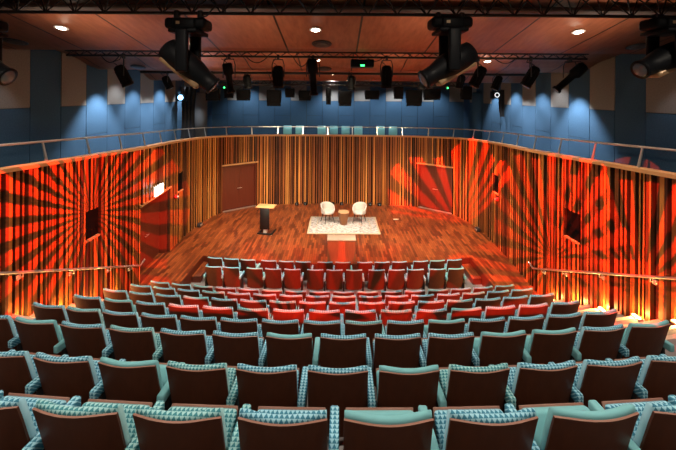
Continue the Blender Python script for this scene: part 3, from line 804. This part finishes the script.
# ------------------------------------------------------------------ theatre chairs
def chair_meshes(fab):
    """local frame: origin on the floor under the top of the back, y towards the stage"""
    P = {}
    hw = .225; REC = math.tan(math.radians(15)); zt, zb = .845, .24
    def by(x, z): return .050 * ((x / hw) ** 2) - .028 + REC * (zt - z)
    # moulded back
    q = MB(); nx, nz = 12, 7; vs = []
    for sgn in (0, 1):
        for j in range(nz + 1):
            z = zb + (zt - zb) * j / nz
            for i in range(nx + 1):
                x = -hw + 2 * hw * i / nx
                if j == 0: x *= .93
                zz = z + (.012 * (abs(x) / hw) ** 4 * -1 if j == nz else 0)
                vs.append((x, by(x, z) + .013 * sgn, zz))
    w = nx + 1; m0 = (nz + 1) * w; fs = []; mi = []
    for j in range(nz):
        for i in range(nx):
            a = j * w + i; fs += [(a, a + 1, a + w + 1, a + w), (m0 + a, m0 + a + w, m0 + a + w + 1, m0 + a + 1)]
    q.add(vs, fs, 0, True)
    ed = []
    for i in range(nx): ed += [(nz * w + i, nz * w + i + 1, m0 + nz * w + i + 1, m0 + nz * w + i), (i, m0 + i, m0 + i + 1, i + 1)]
    sides = []
    for j in range(nz): sides += [(j * w, j * w + w, m0 + j * w + w, m0 + j * w), (j * w + nx, m0 + j * w + nx, m0 + j * w + w + nx, j * w + w + nx)]
    q.add(vs, ed, 1, False); q.add(vs, sides, 0, False)
    P['back_shell'] = (q, [M['shell'], M['ply_edge']])
    # upholstered back pad with a rolled top
    q = MB(); prof = []
    th = .050
    for z in (.40, .55, .70, .80): prof.append((0.017, z))
    for k in range(7):
        a = PI - k * PI / 6; prof.append((.017 + th / 2 + math.cos(a) * th / 2, .832 + math.sin(a) * .028))
    for z in (.80, .70, .55, .40): prof.append((.017 + th, z))
    vs = []; n = 12; k = len(prof)
    for i in range(n + 1):
        x = (-hw + .004) + 2 * (hw - .004) * i / n; e = abs(2 * i / n - 1)
        sh = 1 - .22 * max(0, (e - .8) / .2) ** 2
        for o_, z in prof:
            vs.append((x, by(x, min(z, .87)) + .017 + (o_ - .017) * sh, .40 + (z - .40) * (1 - .012 * (e ** 6))))
    fs = [(i * k + j, i * k + (j + 1) % k, (i + 1) * k + (j + 1) % k, (i + 1) * k + j) for i in range(n) for j in range(k)]
    fs += [list(range(k)), [n * k + j for j in range(k)][::-1]]
    q.add(vs, fs, 0, True)
    P['back_pad'] = (q, [fab])
    # tipped-up seat
    a = math.radians(66)
    mt = Matrix.Translation((0, .266, .336)) @ Matrix.Rotation(a, 4, 'X')
    q = MB(); q.rbox(-.205, .205, 0.0, .268, -.005, .06, .022, 3, 0, mt); P['seat_cushion'] = (q, [fab])
    q = MB(); q.rbox(-.203, .203, .0, .273, -.015, -.005, .003, 1, 0, mt); P['seat_shell'] = (q, [M['ply_edge']])
    for nm, sx in (('armrest', .257),):
        q = MB(); q.rbox(sx - .027, sx + .027, .03, .385, .525, .603, .012, 2); P['armrest'] = (q, [fab])
    q = MB(); q.rbox(.257 - .022, .257 + .022, .12, .30, 0.0, .55, .006, 1); P['support_leg'] = (q, [M['black']])
    q = MB(); q.box(-.23, .23, .20, .26, .27, .33); q.box(-.236, -.2, .17, .28, .25, .40)
    P['seat_bar'] = (q, [M['black']])
    return P
MESH = {}
for nm, fab in (('pat', M['fab_pat']), ('grn', M['fab_grn']), ('plain', M['fab_plain'])):
    MESH[nm] = {}
    for k, (q, mats) in chair_meshes(fab).items():
        o = q.build(k, mats); MESH[nm][k] = o.data; bpy.data.objects.remove(o)
DESC = {'pat': 'patterned teal', 'grn': 'patterned sea-green', 'plain': 'plain teal'}
def put_chair(kind, loc, rz, lab, group, end_arm=False):
    r = thing('theatre_chair', lab, 'theatre chair', loc, rz, group)
    ob = {}
    for k, me in MESH[kind].items():
        o = bpy.data.objects.new(k, me); C.objects.link(o); ob[k] = o; o.parent = r
    ob['seat_shell'].parent = ob['seat_cushion']
    if end_arm:
        for k in ('armrest', 'support_leg'):
            o = bpy.data.objects.new(k, MESH[kind][k]); C.objects.link(o); o.parent = r; o.location = (-.514, 0, 0)
    return r
PLAIN = {1: [4, 6], 2: [2, 6], 3: [1, 6, 10, 11, 13], 4: [10], 5: [1, 11], 6: [3], 7: [8], 8: [2, 9]}
GREEN = {1: [1, 2], 2: [3, 7], 3: [3], 4: [1, 8], 5: [5, 9], 6: [6, 12], 7: [3, 13], 8: [5, 12]}
RN = {1: 'nearest row', 2: 'second nearest row', 3: 'third nearest row', 4: 'fourth nearest row', 5: 'fifth nearest row', 6: 'sixth nearest row', 7: 'seventh nearest row', 8: 'eighth nearest row'}
for k, (xa, xb, n, yc, drop) in ROWS.items():
    for i in range(n):
        # even spacing along the arc
        X = xa + (xb - xa) * i / (n - 1)
        kind = 'plain' if i in PLAIN[k] else ('grn' if i in GREEN[k] else 'pat')
        put_chair(kind, (X, row_y(k, X), ZK[k]), math.atan(2 * CRV * X), '%s theatre chair, dark wood back, %s from left in the %s' % (DESC[kind], ordinal(i), RN[k]), 'raked theatre chairs, %s' % RN[k], i == 0)
# two loose rows in front of the stage
BX = [212.6, 230.4, 254, 272.5, 292, 315, 334.5, 354.3, 377, 397, 416.3, 438.4, 457]
AX = [214, 230.5, 247.3, 268.4, 286, 302.7, 325, 343, 365, 382.4, 400, 421.4, 438.2, 455.4]
for XSs, d0, z, crv, nm, gr in ((BX, 9.85, .12, .012, 'second row from the stage', 'chairs in second row from stage'), (AX, 10.56, 0.0, .018, 'row nearest the stage', 'chairs in row nearest stage')):
    for i, x in enumerate(XSs):
        X = (x - 338) * d0 / F + .037; y = d0 + crv * X * X; X = (x - 338) * y / F + .037
        kind = 'plain' if i % 5 == 2 else 'pat'
        put_chair(kind, (X, y, z), math.atan(2 * crv * X), '%s wooden-backed chair, %s from left in the %s' % (DESC[kind], ordinal(i), nm), gr, i == 0)

# ------------------------------------------------------------------ aisle handrails and step lamps
for sd, lab in ((-1, 'sloping steel wall handrail on the left side aisle'), (1, 'sloping steel wall handrail on the right side aisle')):
    xw = 5.40; r = thing('wall_handrail', lab, 'handrail', (sd * xw, 9.9, 1.06)); o_ = Vector((sd * xw, 9.9, 1.06))
    pts = [Vector((sd * xw, y, 1.04 + .443 * (9.9 - y))) for y in (9.9, 8, 6, 4, 2, .5)]
    q = MB(); q.tube([Vector((sd * (xw - .02), 10.08, 1.13)) - o_] + [p - o_ for p in pts], .024, 10); q.build('rail', M['steel'], r)
    for y in (9.5, 8.6, 7.4, 6.2, 5.0, 3.8):
        z = 1.04 + .443 * (9.9 - y)
        q = MB(); q.tube([Vector((sd * xw, y, z - .02)) - o_, Vector((sd * xw, y, z - .08)) - o_, Vector((sd * (xw + .10), y, z - .09)) - o_], .010, 6)
        q.rbox(*sorted((sd * .06, sd * .11)), y - 9.9 - .04, y - 9.9 + .04, z - .13 - 1.06, z - .05 - 1.06, .008, 1); q.build('bracket', M['steel'], r)
SPL = []
for sd in (-1, 1):
    for k, yy in ((4, 5.5), (5, 6.28), (6, 7.12), (7, 7.98), (8, 8.85)):
        y = yy + (.2 if sd > 0 else -.05); z = ZK[k] + .02
        lab = 'small glowing step lamp at the %s wall foot beside the %s of chairs' % ('left' if sd < 0 else 'right', RN[k])
        r = thing('step_lamp', lab, 'step light', (sd * 5.40, y, ZK[k]), 0, 'step lamps along the side walls')
        q = MB(); q.rbox(-.04, .04, -.09, .09, 0.0, .035, .008, 1); q.build('housing', M['steel'], r)
        q = MB(); q.rbox(-.026, .026, -.075, .075, .03, .046, .006, 1); q.build('diffuser', M['stepglow'], r)
        SPL.append((sd * 5.37, y, ZK[k] + .09))

# ------------------------------------------------------------------ stage furniture
ZS = .40
o = MB(); o.rbox(-1.425, 1.425, -.98, .98, 0.0, .014, .005, 1)
o = o.build('rug', M['rug'], None, (.265, 14.88, ZS)); tag(o, 'pale floral patterned rug under the two white chairs on the stage', 'rug')
def tub_chair(lab, x, y, rz):
    r = thing('tub_chair', lab, 'chair', (x, y, ZS + .014), rz, 'cream tub chairs on the stage')
    q = MB(); q.lathe([(.20, .37), (.245, .385), (.262, .43), (.25, .475), (.18, .49), (.02, .492)], 28); q.build('seat', M['boucle'], r)
    # wrap-round back, open to local -y
    n = 22; vs = []; A0, A1 = math.radians(-35), math.radians(215)
    lv = [(.40, 0), (.50, .01), (.61, .03), (.71, .05), (.79, .06)]
    for sgn in (0, 1):
        for j, (z, fl_) in enumerate(lv):
            for i in range(n + 1):
                t = i / n; a = A0 + (A1 - A0) * t
                side = abs(t - .5) * 2
                zz = .40 + (z - .40) * (1 - .62 * side ** 2.4)
                rr = .272 + fl_ * .5 - .045 * sgn
                vs.append((rr * math.cos(a), rr * math.sin(a) + .0, zz + (.0 if sgn == 0 else -.004)))
    w = n + 1; m0 = len(lv) * w; fs = []
    for j in range(len(lv) - 1):
        for i in range(n):
            a = j * w + i; fs += [(a, a + 1, a + w + 1, a + w), (m0 + a, m0 + a + w, m0 + a + w + 1, m0 + a + 1)]
    t_ = (len(lv) - 1) * w
    for i in range(n): fs += [(t_ + i, t_ + i + 1, m0 + t_ + i + 1, m0 + t_ + i), (i, m0 + i, m0 + i + 1, i + 1)]
    for j in range(len(lv) - 1): fs += [(j * w, j * w + w, m0 + j * w + w, m0 + j * w), (j * w + n, m0 + j * w + n, m0 + j * w + w + n, j * w + w + n)]
    q = MB(); q.add(vs, fs, 0, True); q.build('backrest', M['boucle'], r)
    for sx, sy in ((-1, -1), (1, -1), (-1, 1), (1, 1)):
        q = MB(); q.tube([(sx * .14, sy * .14, .385), (sx * .215, sy * .215, 0)], [.017, .011], 8); q.build('leg', M['black'], r)
    return r
tub_chair('cream tub chair on the stage rug, left of the small wooden table', -.40, 15.15, math.radians(28))
tub_chair('cream tub chair on the stage rug, right of the small wooden table', .94, 15.15, math.radians(-28))
r = thing('side_table', 'faceted wooden side table between the two cream chairs', 'table', (.275, 14.93, ZS + .014), .26)
q = MB(); q.lathe([(.145, 0), (.17, .12), (.225, .44), (.235, .50)], 8, None, 0, False); q.build('base', M['walnut'], r)
q = MB(); q.lathe([(.235, .50), (.24, .505), (.24, .53), (.23, .535)], 8, None, 0, False); q.build('table_top', M['tabletop'], r)
# lectern
r = thing('lectern', 'slim lectern with a black front panel and pale wooden top on the stage', 'lectern', (-2.74, 13.92, ZS), math.radians(-8))
q = MB(); q.rbox(-.36, .36, -.23, .17, -.014, .014, .006, 1, 0, Matrix.Translation((0, .03, 1.055)) @ Matrix.Rotation(math.radians(3), 4, 'X')); q.build('desk_top', M['maple'], r)
q = MB(); q.rbox(-.185, .185, -.20, -.165, .22, 1.035, .008, 1); q.build('front_panel', M['black'], r)
q = MB(); q.rbox(-.07, .07, -.14, -.02, .06, 1.0, .01, 1); q.build('column', M['white'], r)
q = MB(); q.rbox(-.27, .27, -.20, -.10, .02, .06, .012, 2); q.rbox(-.30, -.22, -.18, .34, .02, .055, .012, 2); q.rbox(.22, .30, -.18, .34, .02, .055, .012, 2); q.build('foot', M['black'], r)
for sx in (-.26, .26):
    for sy in (-.15, .30):
        q = MB(); q.lathe([(.02, 0), (.03, .004), (.03, .024), (.02, .028)], 10, Matrix.Translation((sx, sy, 0))); q.build('castor', M['steel'], r)
q = MB(); q.tube([(-.20, .02, 1.02), (-.36, .12, .88), (-.42, .12, .80)], .008, 6); q.build('cable', M['black'], r)
# pale topped block at the stage edge
r = thing('stage_block', 'brown slatted block with a cream top at the front centre of the stage', 'block', (.15, 11.86, ZS))
q = MB(); q.rbox(-.465, .465, -.24, .22, .66, .69, .005, 1); q.build('top', M['cream'], r)
q = MB(); q.box(-.45, .45, -.215, .21, 0.0, .66)
for i in range(14): q.box(-.45 + i * .0645, -.45 + i * .0645 + .052, -.235, -.21, 0.0, .66)
q.build('body', M['blockwood'], r)
# lit sign over the side entrance
p, t, n = at(s_of(11.05, -1)); r = thing('exit_sign', 'glowing white exit sign box over the side entrance in the left wall', 'sign', (p.x + n.x * .12, p.y + n.y * .12, 2.80)); r.rotation_euler = (0, 0, math.atan2(t.y, t.x))
q = MB(); q.rbox(-.30, .30, -.035, .04, -.135, .16, .01, 1); q.build('housing', M['white'], r)
q = MB(); q.rbox(-.29, .29, -.06, -.03, -.12, .15, .006, 1); q.build('lit_face', M['signglow'], r)
# red alarm sounders
for yy, z, sd, lab in ((12.62, 2.16, -1, 'small red alarm sounder on the left wall between entrance and black panel'), (12.75, 2.12, 1, 'small red alarm sounder on the right wall by the small black panel')):
    p, t, n = at(s_of(yy, sd)); r = thing('alarm_sounder', lab, 'alarm', (p.x + n.x * .09, p.y + n.y * .09, z)); r.rotation_euler = (0, 0, math.atan2(n.y, n.x) - PI / 2)
    q = MB(); q.lathe([(.07, -.02), (.07, .03), (.05, .06), (.02, .065)], 16, basis((0, 1, 0))); q.build('body', M['red'], r)
    q = MB(); q.lathe([(.035, .06), (.03, .10), (.01, .105)], 12, basis((0, 1, 0))); q.build('beacon', M['white'], r)
# floor sockets / uplighters along the wall foot
FB = [(-1.96, 'first'), (-1.55, 'second'), (-.22, 'third'), (.22, 'fourth'), (1.6, 'fifth'), (2.05, 'sixth')]
for x, nm in FB:
    i = min(range(len(CUR)), key=lambda j: abs(CUR[j].x - x) + (0 if CUR[j].y > 17 else 9)); p = CUR[i]
    r = thing('floor_box', 'small black box at the foot of the back wall, %s from the left' % nm, 'floor box', (x, p.y - .22, ZS), 0, 'black boxes along the back wall')
    q = MB(); q.rbox(-.085, .085, -.07, .07, 0, .13, .01, 1); q.build('housing', M['blackplastic'], r)
    q = MB(); q.lathe([(.045, 0), (.045, .01), (.02, .012)], 12, basis((0, -1, 0), (0, -.069, .07))); q.build('lens', M['lens'], r)
for yy, sd, lab in ((14.6, -1, 'grey twin socket box at the foot of the left stage wall'), (14.3, 1, 'grey twin socket box at the foot of the right stage wall')):
    p, t, n = at(s_of(yy, sd)); r = thing('socket_box', lab, 'socket box', (p.x + n.x * .2, p.y + n.y * .2, ZS)); r.rotation_euler = (0, 0, math.atan2(n.y, n.x))
    q = MB(); q.rbox(-.07, .07, -.11, .11, 0, .15, .012, 1); q.build('housing', M['darkgrey'], r)
    for s_ in (-.05, .05):
        q = MB(); q.rbox(.068, .082, s_ - .035, s_ + .035, .04, .12, .006, 1); q.build('socket', M['steel'], r)
q = MB(); q.rbox(-.12, .12, -.05, .05, 0, .012, .004, 1); o = q.build('floor_plate', M['steel'], None, (2.55, 15.6, ZS)); tag(o, 'small steel floor plate on the stage boards right of the rug', 'floor plate')

# ------------------------------------------------------------------ light
def gobo(loc, aim, energy, half_deg, rays, phase=0.0, duty=.1, col=(1, .032, .003), lo=-9, hi=9):
    """projector lamp throwing a sunburst slide"""
    o = lamp('SPOT', loc, energy, col, .012, aim, half_deg * 2, .04)
    ld = o.data; ld.use_nodes = True; nt = ld.node_tree
    em = [n for n in nt.nodes if n.type == 'EMISSION'][0]
    tc = N(nt, 'ShaderNodeTexCoord'); sx = N(nt, 'ShaderNodeSeparateXYZ'); L(nt, tc.outputs['Normal'], sx.inputs[0])
    an = math_n(nt, 'ARCTAN2', sx.outputs[1], sx.outputs[0])
    rr = math_n(nt, 'DIVIDE', math_n(nt, 'SQRT', math_n(nt, 'ADD', math_n(nt, 'MULTIPLY', sx.outputs[0], sx.outputs[0]), math_n(nt, 'MULTIPLY', sx.outputs[1], sx.outputs[1]))), math_n(nt, 'ABSOLUTE', sx.outputs[2]))
    w1 = math_n(nt, 'SINE', math_n(nt, 'ADD', math_n(nt, 'MULTIPLY', an, rays), phase))
    st_ = math_n(nt, 'ADD', math_n(nt, 'MULTIPLY', math_n(nt, 'ADD', w1, duty), 3.0), .5); 
    cl = N(nt, 'ShaderNodeClamp'); L(nt, st_, cl.inputs[0])
    # rays of unequal length
    w2 = math_n(nt, 'SINE', math_n(nt, 'ADD', math_n(nt, 'MULTIPLY', an, 5.0), 1.3 + phase))
    lim = math_n(nt, 'MULTIPLY', math_n(nt, 'ADD', math_n(nt, 'MULTIPLY', w2, .12), .86), math.tan(math.radians(half_deg)))
    inside = math_n(nt, 'LESS_THAN', rr, lim)
    vy = math_n(nt, 'DIVIDE', sx.outputs[1], math_n(nt, 'ABSOLUTE', sx.outputs[2]))
    inside = math_n(nt, 'MULTIPLY', inside, math_n(nt, 'MULTIPLY', math_n(nt, 'GREATER_THAN', vy, lo), math_n(nt, 'LESS_THAN', vy, hi)))   # framing shutters
    L(nt, math_n(nt, 'MULTIPLY', cl.outputs[0], inside), em.inputs['Strength'])
    return o
gobo((1.0, 4.5, 5.95), (-5.5, 8.05, 3.1), 14500, 25, 30, .4, .12, lo=-.26, hi=.16)                   # left wall
gobo((-1.2, 4.72, 6.55), (5.5, 9.2, 1.65), 17500, 20, 24, 1.0, .15, lo=-.14, hi=.36)                   # right wall
gobo((2.4, 9.3, 6.25), (5.2, 15.5, .42), 23000, 24, 20, .2, .1, lo=-.015)                   # corner and stage door
gobo((-1.5, 2.6, 6.9), (5.5, 6.5, 2.35), 14500, 18, 22, .7, .15, lo=-.12, hi=.20)                   # right wall, near
gobo((-1.3, -1.5, 7.6), (-.75, 5.4, 2.25), 14000, 16, 19, .9, .3, lo=.014, hi=.20)               # over the seats
gobo((1.3, -1.5, 7.6), (.85, 5.4, 2.25), 15000, 16, 19, .1, .3, lo=.014, hi=.20)

# house downlights
for x, d, _ in DL:
    h, g = ceil_h(d); lamp('SPOT', (x, d, ZE + h - .06), 330 if d < 12 else 150, WARM, .08, (x, d, 0), 112, .5)
for x in (-5, -1.8, 1.8, 5):
    lamp('SPOT', (x, 3.2, ZE + 1.75), 215, WARM, .08, (x, 3.2, 0), 150, .6)
    lamp('SPOT', (x, .2, ZE + 1.9), 195, WARM, .08, (x, .2, 0), 150, .6)
# unseen uplights added to brighten the ceiling veneer, no fixtures modelled
for x in (-4.7, -1.8, 1.8, 4.7):
    e = 1.9 if abs(x) > 3 else 1
    lamp('SPOT', (x, 6.0, ZE + .25), 40 * e, (1, .80, .64), .25, (x, 6.7, ZE + 1.4), 122, .8)
    lamp('SPOT', (x * .9, 9.7, ZE + .05), 27 * e, (1, .80, .64), .25, (x * .9, 10.3, ZE + 1.2), 115, .8)
    lamp('SPOT', (x * .8, 12.7, ZE + .0), 28 * e, (1, .80, .64), .25, (x * .8, 13.3, ZE + 1.0), 112, .8)
# stage lamps from the rig
for lx, ly, lz, tx, ty, e in ((-3.0, D3, Z3 - .35, -2.6, 15.2, 1750), (0, D3, Z3 - .35, .3, 15.6, 700), (3.0, D3, Z3 - .35, 3.0, 15.2, 1750), (-2.2, D2, Z2 - .6, -3.4, 13.0, 1800), (2.2, D2, Z2 - .6, 3.4, 13.0, 1800)):
    lamp('SPOT', (lx, ly + .25, lz - .1), e, (1, .83, .62), .08, (tx, ty, .4), 72, .7)
# lamps raking over the timber
for lx, tx, ty, e in ((-1.5, -4.4, 17.0, 1000), (0, 0, 17.8, 1000), (1.5, 4.4, 17.0, 700)):
    lamp('SPOT', (lx, D2 + .3, Z2 - .4), e, (1, .80, .52), .08, (tx, ty, 2.2), 60, .8)
for sd in (-1, 1):
    lamp('SPOT', (-sd * 2.2, D2 + .2, Z2 - .4), 640, (1, .74, .46), .08, (sd * 5.6, 12.8, 2.4), 62, .8)
    lamp('SPOT', (-sd * 2.4, D1 + .3, Z1 - .3), 420, (1, .74, .46), .08, (sd * 5.6, 7.6, 2.6), 62, .8)
    # narrow downlights grazing the blue panels
    for d, e in ((11.45, 190), (12.4, 45), (13.5, 120), (14.5, 70), (15.5, 140), (17.4, 120), (8.0, 7)):
        lamp('SPOT', (sd * 6.92, d, ZE + ceil_h(d)[0] - .08), e * 5.0, (.86, .93, 1), .06, (sd * 7.30, d, 3.2), 80, .6)
for i, x in enumerate((-5.6, -3.4, -.4, 1.6, 3.6, 5.8)):
    lamp('SPOT', (x, 21.3, ZE + .55), (230, 150, 330, 210, 320, 230)[i], (.86, .93, 1), .05, (x, 22.3, 4.2), 112, .9)
c = px(181, 97.5, 14.3)
lamp('POINT', (c.x, c.y - .05, c.z), 14, (.4, .7, 1), .06)
for x, y, z in SPL:
    sd = 1 if x > 0 else -1
    lamp('SPOT', (x - sd * .03, y, z), 170, (1, .56, .18), .03, (sd * 3.75, y + .75, z + .12), 66, .8)
    lamp('POINT', (x, y, z), 16, (1, .52, .13), .02)
for sd in (-1, 1):                                      # the step lamps of the tiers beside and behind the camera
    for k, yy in ((1, 2.4), (2, 3.4), (3, 4.5)): lamp('POINT', (sd * 5.3, yy, ZK[k] + .1), 12, (1, .5, .13), .03)
    lamp('POINT', (sd * 2.6, 1.25, ZK[1] + .12), 2.2, (1, .5, .13), .03)
for x in (-2.2, 0, 2.2): lamp('SPOT', (x, 18.75, ZE + .4), 300, (.95, .97, 1), .06, (x, 19.5, 3.75), 66, .7)  # spots added to brighten the balcony chairs, no fixtures modelled
p, t, n = at(s_of(11.35, -1)); lamp('POINT', (p.x + n.x * .3, p.y + n.y * .3, 2.82), 6, (.92, .96, 1), .08)

w = bpy.data.worlds.new('World'); SC.world = w; w.use_nodes = True
bg = w.node_tree.nodes['Background']; bg.inputs[0].default_value = (1, .80, .62, 1); bg.inputs[1].default_value = .10

# ------------------------------------------------------------------ camera
cd = bpy.data.cameras.new('Camera'); cam = bpy.data.objects.new('Camera', cd); C.objects.link(cam)
cd.sensor_width = 36; cd.sensor_fit = 'HORIZONTAL'; cd.lens = 36 * F / 676; cd.shift_x = 0; cd.shift_y = -(225 - 95) / 676
cd.clip_start = .02
cam.matrix_world = Matrix.Translation((0, 0, ZE)) @ Matrix.Rotation(PI / 2, 4, 'X') @ Matrix.Rotation(ROLL, 4, 'Z')
SC.camera = cam
SC.view_settings.view_transform = 'Standard'; SC.view_settings.look = 'None'
SC.view_settings.exposure = 0; SC.view_settings.gamma = 1; SC.view_settings.use_curve_mapping = False
SC.cycles.use_denoising = True
SC.cycles.sample_clamp_indirect = 6
SC.cycles.max_bounces = 6
